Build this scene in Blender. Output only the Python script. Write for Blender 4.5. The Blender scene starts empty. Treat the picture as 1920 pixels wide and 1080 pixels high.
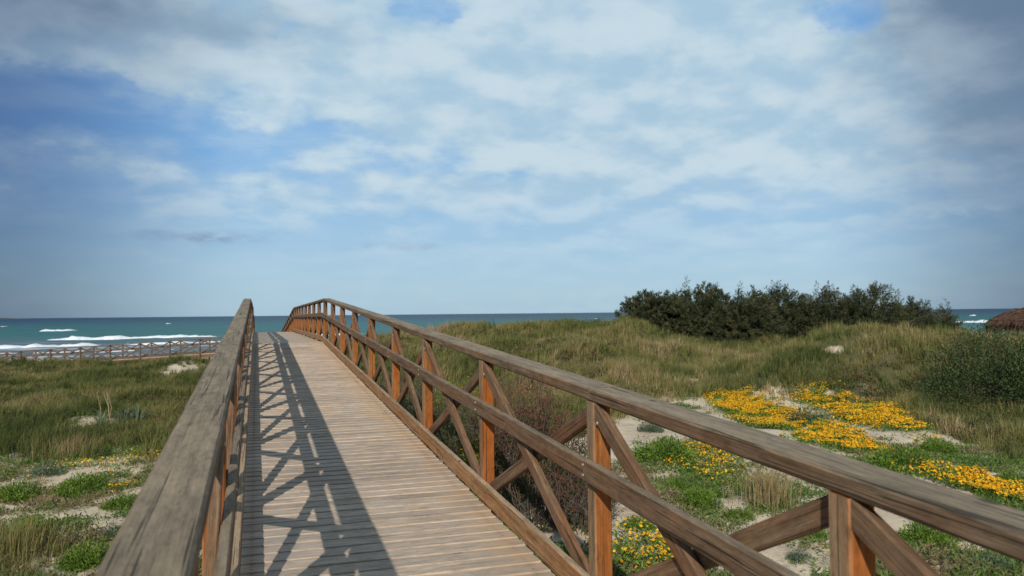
import bpy, math, random
import numpy as np
from mathutils import Matrix, Vector

scene = bpy.context.scene
C = scene.collection
R_ = math.radians
rng = np.random.default_rng(7)
random.seed(7)

# ------------------------------------------------------------------ camera
F = 1493.0                                   # focal length in pixels of a 1920 wide frame (28 mm)
YAW, PITCH, ROLL = R_(17.8), R_(1.82), R_(0.57)
CAM = np.array([0.0, 0.0, 1.60])
fw0 = np.array([math.sin(YAW), math.cos(YAW), 0.0])          # horizontal heading
rt0 = np.array([math.cos(YAW), -math.sin(YAW), 0.0])
fwd = fw0 * math.cos(PITCH) + np.array([0, 0, math.sin(PITCH)])
up0 = -fw0 * math.sin(PITCH) + np.array([0, 0, math.cos(PITCH)])
c_rt = math.cos(ROLL) * rt0 - math.sin(ROLL) * up0
c_up = math.sin(ROLL) * rt0 + math.cos(ROLL) * up0
cd = bpy.data.cameras.new('camera')
cam = bpy.data.objects.new('camera', cd); C.objects.link(cam)
M = Matrix.Identity(4)
for i in range(3):
    M[i][0], M[i][1], M[i][2], M[i][3] = c_rt[i], c_up[i], -fwd[i], CAM[i]
cam.matrix_world = M
cd.sensor_width = 36.0; cd.lens = 28.0
cd.clip_start = 0.05; cd.clip_end = 60000
cd.dof.use_dof = True; cd.dof.focus_distance = 7.0; cd.dof.aperture_fstop = 4.0
scene.camera = cam

# ------------------------------------------------------------------ render settings
scene.render.engine = 'CYCLES'
scene.view_settings.view_transform = 'Standard'
scene.view_settings.look = 'None'
scene.view_settings.exposure = 0.0
scene.view_settings.gamma = 1.0
scene.cycles.use_denoising = True
scene.cycles.max_bounces = 6
scene.cycles.transparent_max_bounces = 4
scene.cycles.caustics_reflective = False
scene.cycles.caustics_refractive = False

# ------------------------------------------------------------------ sun
to_sun = np.array([-0.86, -1.68, 1.0]); to_sun /= np.linalg.norm(to_sun)
SUN_EL = math.asin(to_sun[2]); SUN_AZ = math.atan2(to_sun[0], to_sun[1])     # bearing from +Y towards +X
sl = bpy.data.lights.new('sun', 'SUN'); sl.energy = 4.0; sl.angle = R_(0.55); sl.color = (1.0, 0.945, 0.85)
so = bpy.data.objects.new('sun', sl); C.objects.link(so)
so.rotation_euler = Vector(to_sun).to_track_quat('Z', 'Y').to_euler()

# ------------------------------------------------------------------ node helpers
class NT:
    def __init__(s, tree): s.t = tree; s.n = tree.nodes; s.l = tree.links
    def new(s, typ, **kw):
        n = s.n.new(typ)
        for k, v in kw.items(): setattr(n, k, v)
        return n
    def put(s, sock, v):
        if hasattr(v, 'is_linked'): s.l.new(v, sock)
        elif v is not None:
            if hasattr(sock, 'default_value') and not isinstance(v, (int, float)) and len(v) == 3 and len(sock.default_value) == 4: v = (*v, 1)
            sock.default_value = v
    def math(s, op, a, b=None, c=None, clamp=False):
        n = s.new('ShaderNodeMath', operation=op, use_clamp=clamp)
        s.put(n.inputs[0], a)
        if b is not None: s.put(n.inputs[1], b)
        if c is not None: s.put(n.inputs[2], c)
        return n.outputs[0]
    def add(s, a, b): return s.math('ADD', a, b)
    def mul(s, a, b): return s.math('MULTIPLY', a, b)
    def sub(s, a, b): return s.math('SUBTRACT', a, b)
    def comb(s, x, y, z):
        n = s.new('ShaderNodeCombineXYZ')
        for i, v in enumerate((x, y, z)): s.put(n.inputs[i], v)
        return n.outputs[0]
    def sep(s, v):
        n = s.new('ShaderNodeSeparateXYZ'); s.put(n.inputs[0], v); return n.outputs
    def noise(s, vec, scale, detail=4, rough=0.55, dist=0.0, col=False):
        n = s.new('ShaderNodeTexNoise'); s.put(n.inputs['Vector'], vec)
        n.inputs['Scale'].default_value = scale; n.inputs['Detail'].default_value = detail
        n.inputs['Roughness'].default_value = rough; n.inputs['Distortion'].default_value = dist
        return n.outputs['Color' if col else 'Fac']
    def smooth(s, v, a, b, lo=0.0, hi=1.0):
        n = s.new('ShaderNodeMapRange', interpolation_type='SMOOTHSTEP'); n.clamp = True
        s.put(n.inputs['Value'], v)
        for k, x in zip(('From Min', 'From Max', 'To Min', 'To Max'), (a, b, lo, hi)): s.put(n.inputs[k], x)
        return n.outputs[0]
    def lin(s, v, a, b, lo=0.0, hi=1.0):
        n = s.new('ShaderNodeMapRange'); n.clamp = True
        s.put(n.inputs['Value'], v)
        for k, x in zip(('From Min', 'From Max', 'To Min', 'To Max'), (a, b, lo, hi)): s.put(n.inputs[k], x)
        return n.outputs[0]
    def mix(s, f, a, b, mode='MIX'):
        n = s.new('ShaderNodeMix', data_type='RGBA', blend_type=mode)
        s.put(n.inputs[0], f); s.put(n.inputs[6], a); s.put(n.inputs[7], b)
        return n.outputs[2]
    def ramp(s, f, stops):
        n = s.new('ShaderNodeValToRGB'); s.put(n.inputs[0], f)
        e = n.color_ramp.elements
        while len(e) < len(stops): e.new(0.5)
        for k, (p, c) in enumerate(stops): e[k].position = p; e[k].color = (*c, 1)
        return n.outputs[0]
    def attr(s, name): return s.new('ShaderNodeAttribute', attribute_name=name).outputs['Fac']
    def bump(s, h, strength, dist, normal=None):
        n = s.new('ShaderNodeBump'); n.inputs['Strength'].default_value = strength; n.inputs['Distance'].default_value = dist
        s.put(n.inputs['Height'], h)
        if normal is not None: s.put(n.inputs['Normal'], normal)
        return n.outputs[0]

# ------------------------------------------------------------------ world: sky with a broken cloud layer
SKY = 0.10
world = bpy.data.worlds.new('World'); scene.world = world; world.use_nodes = True
w = NT(world.node_tree); w.n.clear()
tc = w.new('ShaderNodeTexCoord')
d = tc.outputs['Generated']
dx, dy, dz = w.sep(d)
az = w.mul(w.math('ARCTAN2', dx, dy), 180 / math.pi)
el = w.mul(w.math('ARCSINE', dz), 180 / math.pi)
sky = w.new('ShaderNodeTexSky', sky_type='NISHITA'); sky.sun_disc = False
sky.sun_elevation = SUN_EL; sky.sun_rotation = SUN_AZ
sky.air_density = 1.0; sky.dust_density = 0.6; sky.ozone_density = 2.5
def blob(a0, e0, sa, se, amp):
    p = w.math('POWER', w.mul(w.sub(az, a0), 1 / sa), 2); p.node.use_clamp = False
    q = w.math('POWER', w.mul(w.sub(el, e0), 1 / se), 2)
    return w.mul(w.math('EXPONENT', w.mul(w.add(p, q), -1.0)), amp)
def total(items):
    r = items[0]
    for i in items[1:]: r = w.add(r, i)
    return r
den = w.add(w.math('MAXIMUM', dz, 0.0), 0.30)
q = w.comb(w.math('DIVIDE', dx, den), w.math('DIVIDE', dy, den), 0.0)
warp = w.new('ShaderNodeSeparateColor'); w.put(warp.inputs[0], w.noise(q, 5.0, 7, 0.6, 0.0, True))
az0, el0 = az, el
az = w.add(az0, w.mul(w.sub(warp.outputs[0], 0.5), 13.0)); el = w.add(el0, w.mul(w.sub(warp.outputs[1], 0.5), 6.0))   # ragged edges
n_big = w.noise(q, 2.0, 4, 0.5, 0.2)
n_mid = w.noise(q, 5.8, 8, 0.50, 0.1)
n_fine = w.noise(q, 14, 6, 0.6, 0.1)
cover = total([w.mul(w.sub(n_big, 0.5), 1.0), w.mul(w.sub(n_mid, 0.5), 1.0), w.mul(w.sub(n_fine, 0.5), 0.26),
               w.smooth(el, 5.0, 14.0, 0.04, 0.46),                    # the layer thickens overhead
               w.smooth(az, -12, 26, -0.06, 0.20),
               blob(-13, 12.8, 9, 2.6, -0.75), blob(-1, 12.2, 9, 1.7, -0.42), blob(13, 10.2, 9, 1.2, -0.30),
               blob(11.5, 21.2, 2.6, 1.0, -0.75), blob(42.0, 18.8, 3.4, 1.4, -0.85), blob(43.5, 20.8, 3.0, 1.2, -0.4), blob(2.5, 18.9, 1.4, 0.9, -0.5),
               blob(-4, 17.5, 10, 2.4, 0.35), blob(51, 19.0, 5, 4.0, 0.45), blob(28, 11, 14, 6, 0.20), blob(-16, 20, 5, 3.4, 0.45), blob(3, 9.0, 9, 1.6, 0.15)])
mask = w.smooth(cover, -0.12, 0.42)
thin = w.smooth(cover, -0.35, 0.15, 0.0, 0.35)
# shading inside the layer: paler tops, blue-grey undersides
def layer(off, sc, det):
    a_ = w.new('ShaderNodeVectorMath', operation='ADD'); w.put(a_.inputs[0], q); a_.inputs[1].default_value = off
    return w.noise(a_.outputs[0], sc, det, 0.55, 0.15)
n_sh = layer((0.055, 0.09, 0.0), 5.8, 6); n_s2 = layer((3.0, 1.0, 4.0), 4.0, 6)
relief = w.add(w.mul(w.sub(n_mid, n_sh), 2.2), w.add(w.mul(w.sub(n_s2, 0.5), 0.9), w.mul(w.sub(n_mid, 0.5), 0.8)))
shade = w.smooth(relief, -0.50, 0.50)
cl = w.mix(shade, (0.40, 0.575, 0.715), (0.58, 0.71, 0.785))
grey = total([blob(-15, 20.5, 9, 4.0, 1.0), blob(52, 19.5, 8, 6.0, 1.0), blob(-1, 19.0, 6, 1.6, 0.35), blob(51, 11, 5, 5, 0.45)])  # grey cloud, deepened in the upper corners to imitate lens vignetting
cl = w.mix(w.math('MINIMUM', grey, 0.85), cl, w.mix(shade, (0.14, 0.20, 0.29), (0.25, 0.32, 0.40)))
vs = w.new('ShaderNodeVectorMath', operation='SCALE'); w.put(vs.inputs[0], sky.outputs[0]); vs.inputs['Scale'].default_value = SKY
side = w.add(w.smooth(az0, 1, -17, 0, 1), w.smooth(az0, 38, 54, 0, 1))  # mask for the vignette-like darkening put into the sky colour
clear = w.mix(w.smooth(el0, 0.0, 12.0), (0.325, 0.525, 0.70), (0.20, 0.45, 0.80))       # air over the sea, then open blue
clear = w.mix(w.mul(side, 0.9), clear, w.mix(w.smooth(el0, 0.0, 13.0), (0.085, 0.165, 0.285), (0.075, 0.165, 0.39)))
base = w.mix(0.78, vs.outputs[0], clear)
hazeband = w.mul(w.smooth(el0, 11.0, 3.0), w.sub(1.0, w.mul(side, 0.9)))
base = w.mix(w.mul(hazeband, 0.25), base, (0.46, 0.645, 0.77))
streak = w.noise(w.comb(w.mul(az0, 0.10), w.mul(el0, 0.55), 3.0), 1.0, 7, 0.55)
base = w.mix(w.mul(w.smooth(streak, 0.45, 0.70), w.mul(w.smooth(el0, 1.5, 5.0), 0.30)), base, w.mix(side, (0.58, 0.72, 0.81), (0.24, 0.34, 0.50)))
el = w.add(el0, w.mul(w.sub(warp.outputs[1], 0.5), 1.6))
dark = total([blob(-3.4, 5.3, 3.6, 0.42, 0.75), blob(10, 4.8, 3.2, 0.30, 0.35)])
base = w.mix(w.math('MINIMUM', w.mul(dark, w.smooth(n_fine, 0.25, 0.6)), 1.0), base, (0.185, 0.28, 0.46))
lit = total([blob(47, 6.2, 1.9, 0.40, 0.9), blob(6.6, 3.9, 1.2, 0.28, 0.5), blob(-2, 3.5, 3.5, 0.30, 0.3)])
base = w.mix(w.math('MINIMUM', w.mul(lit, w.smooth(n_fine, 0.35, 0.65)), 0.7), base, (0.47, 0.61, 0.72))
amount = w.math('MAXIMUM', mask, thin)
amount = w.mul(amount, w.smooth(el0, 2.5, 10.5, 0.15, 0.95))
cl2 = w.mix(w.mul(side, 0.5), cl, (0.20, 0.29, 0.42))
final = w.mix(amount, base, cl2)
final = w.mix(w.mul(side, 0.48), final, w.mix(1.0, final, (0.40, 0.49, 0.60), 'MULTIPLY'))      # lens vignetting imitated by darkening the sky colour to either side
bg = w.new('ShaderNodeBackground'); w.put(bg.inputs[0], final); bg.inputs[1].default_value = 1.0
wo = w.new('ShaderNodeOutputWorld'); w.l.new(bg.outputs[0], wo.inputs[0])

# ------------------------------------------------------------------ object helpers
def tag(o, label=None, cat=None, group=None, kind=None):
    if label: o['label'] = label
    if cat: o['category'] = cat
    if group: o['group'] = group
    if kind: o['kind'] = kind
    return o
def empty(name, loc=(0, 0, 0), rz=0.0):
    o = bpy.data.objects.new(name, None); C.objects.link(o)
    o.location = loc; o.rotation_euler = (0, 0, rz); o.empty_display_size = 0.2
    return o
def link(name, me, mat, parent=None):
    o = bpy.data.objects.new(name, me); C.objects.link(o)
    if mat and not me.materials: me.materials.append(mat)
    if parent: o.parent = parent
    return o
def np_mesh(name, V, faces_list, tint=None, uv=None, smooth=False):
    """faces_list: list of integer arrays (n, k), one per polygon size."""
    me = bpy.data.meshes.new(name)
    V = np.asarray(V, np.float32)
    me.vertices.add(len(V)); me.vertices.foreach_set('co', V.ravel())
    faces_list = [np.asarray(f, np.int32) for f in faces_list if len(f)]
    loops = np.concatenate([f.ravel() for f in faces_list])
    sizes = np.concatenate([np.full(len(f), f.shape[1], np.int32) for f in faces_list])
    starts = np.concatenate([[0], np.cumsum(sizes)[:-1]]).astype(np.int32)
    me.loops.add(len(loops)); me.loops.foreach_set('vertex_index', loops)
    me.polygons.add(len(sizes)); me.polygons.foreach_set('loop_start', starts)
    try: me.polygons.foreach_set('loop_total', sizes)
    except Exception: pass
    if smooth: me.polygons.foreach_set('use_smooth', np.ones(len(sizes), bool))
    if uv is not None:
        l = me.uv_layers.new(name='UVMap'); l.data.foreach_set('uv', np.asarray(uv, np.float32).ravel())
    me.update(calc_edges=True); me.validate()
    if tint is not None:
        for k, t in (tint.items() if isinstance(tint, dict) else [('tint', tint)]):
            a = me.attributes.new(k, 'FLOAT', 'POINT'); a.data.foreach_set('value', np.asarray(t, np.float32))
    return me

class MB:
    """collects boxes with chamfered edges, posts and tubes; build() makes ONE mesh object. UV: u along the length, v round the section (metres)."""
    def __init__(s): s.v = []; s.f = []; s.uv = []; s.t = []
    def _ring(s, rings, lens, tint, closed=True, caps=True):
        b = len(s.v); n = len(rings[0])
        per = [0.0]
        for k in range(n): per.append(per[-1] + float(np.linalg.norm(rings[0][(k + 1) % n] - rings[0][k])))
        off = random.uniform(0, 40), random.uniform(0, 40)
        for r in rings:
            for p in r: s.v.append(tuple(p)); s.t.append(tint)
        for i in range(len(rings) - 1):
            for k in range(n):
                k2 = (k + 1) % n
                s.f.append((b + i * n + k, b + i * n + k2, b + (i + 1) * n + k2, b + (i + 1) * n + k))
                s.uv += [(lens[i] + off[0], per[k] + off[1]), (lens[i] + off[0], per[k + 1] + off[1]), (lens[i + 1] + off[0], per[k + 1] + off[1]), (lens[i + 1] + off[0], per[k] + off[1])]
        if caps:
            s.f.append(tuple(b + k for k in range(n))[::-1]); s.uv += [(off[0] + 0.02 * k, off[1] + per[k]) for k in range(n)]
            e = b + (len(rings) - 1) * n
            s.f.append(tuple(e + k for k in range(n))); s.uv += [(off[0] + 0.02 * k, off[1] + per[k]) for k in range(n)]
    @staticmethod
    def octo(hx, hz, ch):
        return [(-hx + ch, -hz), (hx - ch, -hz), (hx, -hz + ch), (hx, hz - ch), (hx - ch, hz), (-hx + ch, hz), (-hx, hz - ch), (-hx, -hz + ch)]
    def along_y(s, pts, xc, wx, hz, ch=0.006, tint=0.5, slant=None):
        """section in the XZ plane, swept through pts [(y, zcentre), ...]"""
        o = s.octo(wx / 2, hz / 2, ch); rings = []; lens = [0.0]
        for i, p in enumerate(pts):
            y, z = p[0], p[1]; x = xc if len(p) < 3 else p[2]
            rings.append([np.array((x + a, y, z + c)) for a, c in o])
            if i: lens.append(lens[-1] + math.hypot(pts[i][0] - pts[i - 1][0], pts[i][1] - pts[i - 1][1]))
        s._ring(rings, lens, tint)
    def along_x(s, x0, x1, yc, zc, wy, hz, ch=0.004, tint=0.5, dz=0.0, dyaw=0.0):
        o = s.octo(wy / 2, hz / 2, ch)[::-1]
        s._ring([[np.array((x0, yc - dyaw + a, zc - dz + c)) for a, c in o], [np.array((x1, yc + dyaw + a, zc + dz + c)) for a, c in o]], [0, x1 - x0], tint)
    def post(s, xc, yc, z0, z1, wx, wy, ch=0.006, tint=0.5, top_slope=0.0, lean=(0, 0)):
        o = s.octo(wx / 2, wy / 2, ch)
        s._ring([[np.array((xc + a, yc + c, z0)) for a, c in o], [np.array((xc + a + lean[0], yc + c + lean[1], z1 + top_slope * c)) for a, c in o]], [0, z1 - z0], tint)
    def tube(s, P, rad, n=6, tint=0.5, caps=False):
        P = [np.asarray(p, float) for p in P]; rings = []; lens = [0.0]
        for i, p in enumerate(P):
            t = P[min(i + 1, len(P) - 1)] - P[max(i - 1, 0)]; t = t / (np.linalg.norm(t) + 1e-9)
            a = np.cross(t, (0.31, 0.23, 0.92)); a /= np.linalg.norm(a) + 1e-9; bb = np.cross(t, a)
            rings.append([p + rad[i] * (a * math.cos(2 * math.pi * k / n) + bb * math.sin(2 * math.pi * k / n)) for k in range(n)])
            if i: lens.append(lens[-1] + float(np.linalg.norm(P[i] - P[i - 1])))
        s._ring(rings, lens, tint, caps=caps)
    def mesh(s, name, smooth=False):
        me = bpy.data.meshes.new(name); me.from_pydata(s.v, [], s.f)
        l = me.uv_layers.new(name='UVMap'); l.data.foreach_set('uv', np.asarray(s.uv, np.float32).ravel())
        a = me.attributes.new('tint', 'FLOAT', 'POINT'); a.data.foreach_set('value', np.asarray(s.t, np.float32))
        if smooth: me.polygons.foreach_set('use_smooth', np.ones(len(me.polygons), bool))
        me.update(); return me
    def build(s, name, mat, parent=None, smooth=False): return link(name, s.mesh(name, smooth), mat, parent)

# value noise for terrain and scattering
_perm = np.random.default_rng(11).random((256, 256))
def vnoise(x, y, sc, seed=0):
    x = np.asarray(x, float) / sc + seed * 17.3; y = np.asarray(y, float) / sc + seed * 9.7
    xi = np.floor(x).astype(int); yi = np.floor(y).astype(int); fx = x - xi; fy = y - yi
    fx = fx * fx * (3 - 2 * fx); fy = fy * fy * (3 - 2 * fy)
    g = lambda a, b: _perm[a % 256, b % 256]
    return (g(xi, yi) * (1 - fx) + g(xi + 1, yi) * fx) * (1 - fy) + (g(xi, yi + 1) * (1 - fx) + g(xi + 1, yi + 1) * fx) * fy
def fbm(x, y, sc, seed=0, oct=3):
    r = 0; a = 0.5; t = 0
    for k in range(oct): r = r + a * vnoise(x, y, sc / 2 ** k, seed + k); t += a; a *= 0.5
    return r / t
def sstep(x, a, b):
    t = np.clip((x - a) / (b - a), 0, 1); return t * t * (3 - 2 * t)

# frame of the place: s = metres to the right, t = metres ahead, seen from the standpoint on the bridge
def to_st(x, y): return x * rt0[0] + y * rt0[1], x * fw0[0] + y * fw0[1]
def from_st(s, t): return s * rt0[0] + t * fw0[0], s * rt0[1] + t * fw0[1]
U = lambda px: (px - 960) / F
RIDGE_U = [U(p) for p in (200, 480, 560, 620, 700, 800, 1000, 1170, 1230, 1290, 1400, 1480, 1550, 1750, 2100)]
RIDGE_Z = [-1.6, -1.5, -0.9, -0.15, 0.15, 0.55, 0.72, 0.85, 0.5, -0.05, -0.55, -0.5, -0.4, -0.3, -0.3]
MOUNDS = [(U(1560) * 30, 30, 1.55, 2.6, 4.0), (U(1480) * 27, 27, 0.75, 1.5, 2.0), (U(1790) * 29, 29, 1.0, 3.0, 4.5), (U(1960) * 26, 26, 0.8, 4.0, 5.0),
          (U(1100) * 36, 36, 0.55, 5.0, 4.0), (U(1250) * 31, 31, 0.3, 3.0, 3.0), (U(900) * 34, 34, 0.35, 4.0, 3.0),
          (U(345) * 46, 46, 0.60, 1.5, 2.5), (U(172) * 23.5, 23.5, 0.38, 1.1, 1.3)]
def ground(x, y):
    x = np.asarray(x, float); y = np.asarray(y, float)
    s, t = to_st(x, y)
    u = s / np.maximum(t, 4.0)
    left = sstep(-u, 0.22, 0.34)
    z = -1.32 - 0.18 * left
    crest = np.interp(u, RIDGE_U, RIDGE_Z)
    prof = np.where(t < 44, np.exp(-((t - 44) / 10.5) ** 2), np.exp(-((t - 44) / 15.0) ** 2))
    z = z + np.maximum(crest - z, -0.2) * prof * np.where(t > 5, 1, 0)
    for a, b, h, ra, rb in MOUNDS: z = z + h * np.exp(-((s - a) / ra) ** 2 - ((t - b) / rb) ** 2)
    z = z - 3.2 * sstep(t, 58, 96) - 3.0 * sstep(t, 96, 260)
    near = 1 - sstep(t, 55, 80)
    z = z + near * ((fbm(x, y, 7.0, 3) - 0.5) * 0.42 + (fbm(x, y, 1.6, 5) - 0.5) * 0.22 + (fbm(x, y, 0.4, 9, 2) - 0.5) * 0.05 + (fbm(x, y, 2.6, 7, 2) - 0.5) * 0.85 * sstep(t, 21, 30) * sstep(u, -0.15, 0.0) * (1 - sstep(t, 44, 50)))
    return z
def gz(x, y): return float(ground(np.array([x]), np.array([y]))[0])
def at(px, py):
    """where the line of sight through that spot of the photograph meets the terrain (for measuring positions)"""
    a, b = (px - 960) / F, (540 - py) / F
    dr = fwd + a * c_rt + b * c_up; dr = dr / np.linalg.norm(dr)
    k = np.arange(2, 90, 0.05); P = CAM + k[:, None] * dr
    h = P[:, 2] - ground(P[:, 0], P[:, 1]); i = int(np.argmax(h < 0)) if (h < 0).any() else len(k) - 1
    return float(P[i, 0]), float(P[i, 1])
def place(px, t):
    x, y = from_st(U(px) * t, t); return x, y, gz(x, y)

# ------------------------------------------------------------------ materials
def new_mat(name):
    m = bpy.data.materials.new(name); m.use_nodes = True
    g = NT(m.node_tree); b = g.n['Principled BSDF']
    return m, g, b
def wood(name, pale, mid, dark, orange, org_amt=0.4, top_grey=None, rough=0.8, stain=None, west=None):
    m, g, b = new_mat(name)
    uv = g.new('ShaderNodeUVMap'); u, v, _ = g.sep(uv.outputs[0])
    rnd = g.new('ShaderNodeObjectInfo').outputs['Random']; z = g.mul(rnd, 37.0)
    streak = g.noise(g.comb(g.mul(u, 1.6), g.mul(v, 34.0), z), 1.0, 6, 0.62, 0.4)
    fine = g.noise(g.comb(g.mul(u, 5.0), g.mul(v, 210.0), z), 1.0, 4, 0.7, 0.15)
    blot = g.noise(g.comb(g.mul(u, 1.5), g.mul(v, 6.0), g.add(z, 5.0)), 1.0, 4, 0.6)
    c = g.ramp(g.add(g.mul(streak, 0.55), g.mul(fine, 0.45)), [(0.34, dark), (0.48, mid), (0.64, pale)])
    om = g.mul(g.smooth(blot, 0.42, 0.66), org_amt)
    om = g.math('MINIMUM', g.add(om, org_amt * 0.35), 1.0)
    c = g.mix(om, c, g.mix(streak, tuple(x * 0.55 for x in orange), orange))
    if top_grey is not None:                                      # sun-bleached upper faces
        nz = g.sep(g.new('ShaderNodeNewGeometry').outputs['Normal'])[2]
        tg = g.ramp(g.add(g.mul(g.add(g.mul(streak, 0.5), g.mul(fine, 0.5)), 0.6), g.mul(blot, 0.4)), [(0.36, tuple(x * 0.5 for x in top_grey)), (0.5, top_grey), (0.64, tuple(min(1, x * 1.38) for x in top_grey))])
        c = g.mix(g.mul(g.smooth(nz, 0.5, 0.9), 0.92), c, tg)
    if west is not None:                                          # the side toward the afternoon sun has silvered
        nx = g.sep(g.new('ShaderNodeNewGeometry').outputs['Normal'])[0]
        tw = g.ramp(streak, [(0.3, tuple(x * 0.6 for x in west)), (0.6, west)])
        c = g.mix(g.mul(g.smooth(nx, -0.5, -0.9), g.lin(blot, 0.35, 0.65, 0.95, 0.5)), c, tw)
    mott = g.noise(g.comb(g.mul(u, 9.0), g.mul(v, 30.0), g.add(z, 15.0)), 1.0, 9, 0.78, 0.3)
    c = g.mix(0.75, c, g.mix(1.0, c, g.ramp(mott, [(0.28, (0.30, 0.28, 0.27)), (0.5, (1, 1, 1)), (0.72, (1.55, 1.48, 1.38))]), 'MULTIPLY'))
    crack = g.noise(g.comb(g.mul(u, 1.1), g.mul(v, 75.0), g.add(z, 9.0)), 1.0, 2, 0.5, 0.6)
    ck = g.smooth(crack, 0.63, 0.69)
    c = g.mix(g.mul(ck, 0.8), c, tuple(x * 0.35 for x in dark))
    vor = g.new('ShaderNodeTexVoronoi'); g.put(vor.inputs['Vector'], g.comb(g.mul(u, 1.9), g.mul(v, 4.5), z)); vor.inputs['Scale'].default_value = 1.0
    knot = g.smooth(vor.outputs['Distance'], 0.085, 0.04)
    c = g.mix(g.mul(knot, 0.75), c, tuple(x * 0.4 for x in dark))
    tn = g.attr('tint'); c = g.mix(1.0, c, g.ramp(tn, [(0, (0.72, 0.72, 0.74)), (0.5, (1, 1, 1)), (1, (1.22, 1.2, 1.16))]), 'MULTIPLY')
    if stain is not None:
        c = stain(g, c)
    g.put(b.inputs['Base Color'], c); b.inputs['Roughness'].default_value = rough
    b.inputs['Specular IOR Level'].default_value = 0.25
    h = g.sub(g.add(g.mul(streak, 0.6), g.mul(fine, 0.5)), g.mul(ck, 0.9))
    g.put(b.inputs['Normal'], g.bump(h, 0.55, 0.004))
    return m
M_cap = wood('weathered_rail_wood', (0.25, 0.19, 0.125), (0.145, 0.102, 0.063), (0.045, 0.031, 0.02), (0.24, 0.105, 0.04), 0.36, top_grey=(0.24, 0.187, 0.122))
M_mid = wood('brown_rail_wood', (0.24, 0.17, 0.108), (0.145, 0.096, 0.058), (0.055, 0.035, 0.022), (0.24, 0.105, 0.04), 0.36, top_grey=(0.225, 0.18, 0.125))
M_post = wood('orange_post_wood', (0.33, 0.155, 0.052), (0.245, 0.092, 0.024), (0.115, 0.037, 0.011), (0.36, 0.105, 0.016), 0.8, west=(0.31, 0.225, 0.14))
M_brace = wood('brown_brace_wood', (0.25, 0.175, 0.11), (0.155, 0.10, 0.058), (0.07, 0.042, 0.026), (0.26, 0.10, 0.035), 0.45)
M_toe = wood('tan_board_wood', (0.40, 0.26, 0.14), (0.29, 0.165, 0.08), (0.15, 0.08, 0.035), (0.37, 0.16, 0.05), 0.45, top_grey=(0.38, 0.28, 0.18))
def deck_stain(g, c):
    p = g.new('ShaderNodeTexCoord').outputs['Object']; x, y, z = g.sep(p)
    ax = g.math('ABSOLUTE', x); yy = g.math('FRACT', g.mul(y, 1 / 0.0725))
    head = g.mul(g.smooth(g.math('ABSOLUTE', g.sub(ax, 0.735)), 0.0075, 0.0035), g.smooth(g.math('ABSOLUTE', g.sub(yy, 0.5)), 0.13, 0.06))
    run = g.mul(g.smooth(g.math('ABSOLUTE', g.sub(ax, 0.735)), 0.05, 0.0), 0.30)                 # rust bled along the grain by the screws
    c = g.mix(run, c, (0.24, 0.15, 0.09)); c = g.mix(g.mul(head, 0.85), c, (0.06, 0.05, 0.045))
    wear = g.smooth(g.noise(g.comb(g.mul(x, 2.2), g.mul(y, 0.5), 0.0), 1.0, 4, 0.6), 0.45, 0.7); c = g.mix(g.mul(wear, 0.35), c, (0.47, 0.41, 0.35))
    n = g.noise(p, 1.3, 5, 0.6); n2 = g.noise(p, 5.0, 4, 0.6)
    edge = g.smooth(g.add(x, g.mul(g.sub(n, 0.5), 0.55)), 0.38, 0.74)
    c = g.mix(g.mul(edge, g.smooth(n2, 0.3, 0.65, 0.15, 0.75)), c, (0.50, 0.35, 0.215))
    return g.mix(g.mul(g.smooth(n, 0.52, 0.72), 0.35), c, (0.26, 0.235, 0.21))
M_deck = wood('bleached_deck_wood', (0.54, 0.44, 0.345), (0.465, 0.37, 0.283), (0.31, 0.238, 0.178), (0.48, 0.335, 0.21), 0.2, stain=deck_stain)
M_beam = wood('dark_beam_wood', (0.20, 0.135, 0.085), (0.12, 0.078, 0.045), (0.05, 0.03, 0.018), (0.2, 0.08, 0.03), 0.3)

def metal(name):
    m, g, b = new_mat(name); b.inputs['Base Color'].default_value = (0.45, 0.42, 0.38, 1); b.inputs['Metallic'].default_value = 0.8
    n = g.noise(g.new('ShaderNodeTexCoord').outputs['Object'], 90, 3); g.put(b.inputs['Roughness'], g.lin(n, 0, 1, 0.4, 0.7)); return m
M_bolt = metal('galvanised_steel')

def leaf_mat(name, stops, rough=0.65, trans=0.25, var=0.0):
    m, g, b = new_mat(name)
    t = g.attr('tint')
    c = g.ramp(t, stops)
    g.put(b.inputs['Base Color'], c); b.inputs['Roughness'].default_value = rough; b.inputs['Specular IOR Level'].default_value = 0.2
    tr = g.new('ShaderNodeBsdfTranslucent'); g.put(tr.inputs[0], c)
    mx = g.new('ShaderNodeMixShader'); mx.inputs[0].default_value = trans
    g.l.new(b.outputs[0], mx.inputs[1]); g.l.new(tr.outputs[0], mx.inputs[2])
    g.l.new(mx.outputs[0], g.n['Material Output'].inputs[0])
    return m
M_grass = leaf_mat('dune_grass_blades', [(0.0, (0.055, 0.075, 0.020)), (0.3, (0.125, 0.142, 0.038)), (0.55, (0.222, 0.212, 0.066)), (0.78, (0.27, 0.195, 0.090)), (1.0, (0.44, 0.34, 0.19))], trans=0.3)
M_green = leaf_mat('cushion_leaves', [(0.0, (0.045, 0.09, 0.014)), (0.5, (0.125, 0.215, 0.026)), (1.0, (0.25, 0.33, 0.055))])
M_pale = leaf_mat('grey_green_leaves', [(0.0, (0.045, 0.075, 0.045)), (0.5, (0.10, 0.145, 0.085)), (1.0, (0.22, 0.27, 0.17))])
M_bloom = leaf_mat('yellow_petals', [(0.0, (0.52, 0.22, 0.004)), (0.55, (0.74, 0.36, 0.006)), (1.0, (0.82, 0.50, 0.02))], trans=0.2)
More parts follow.
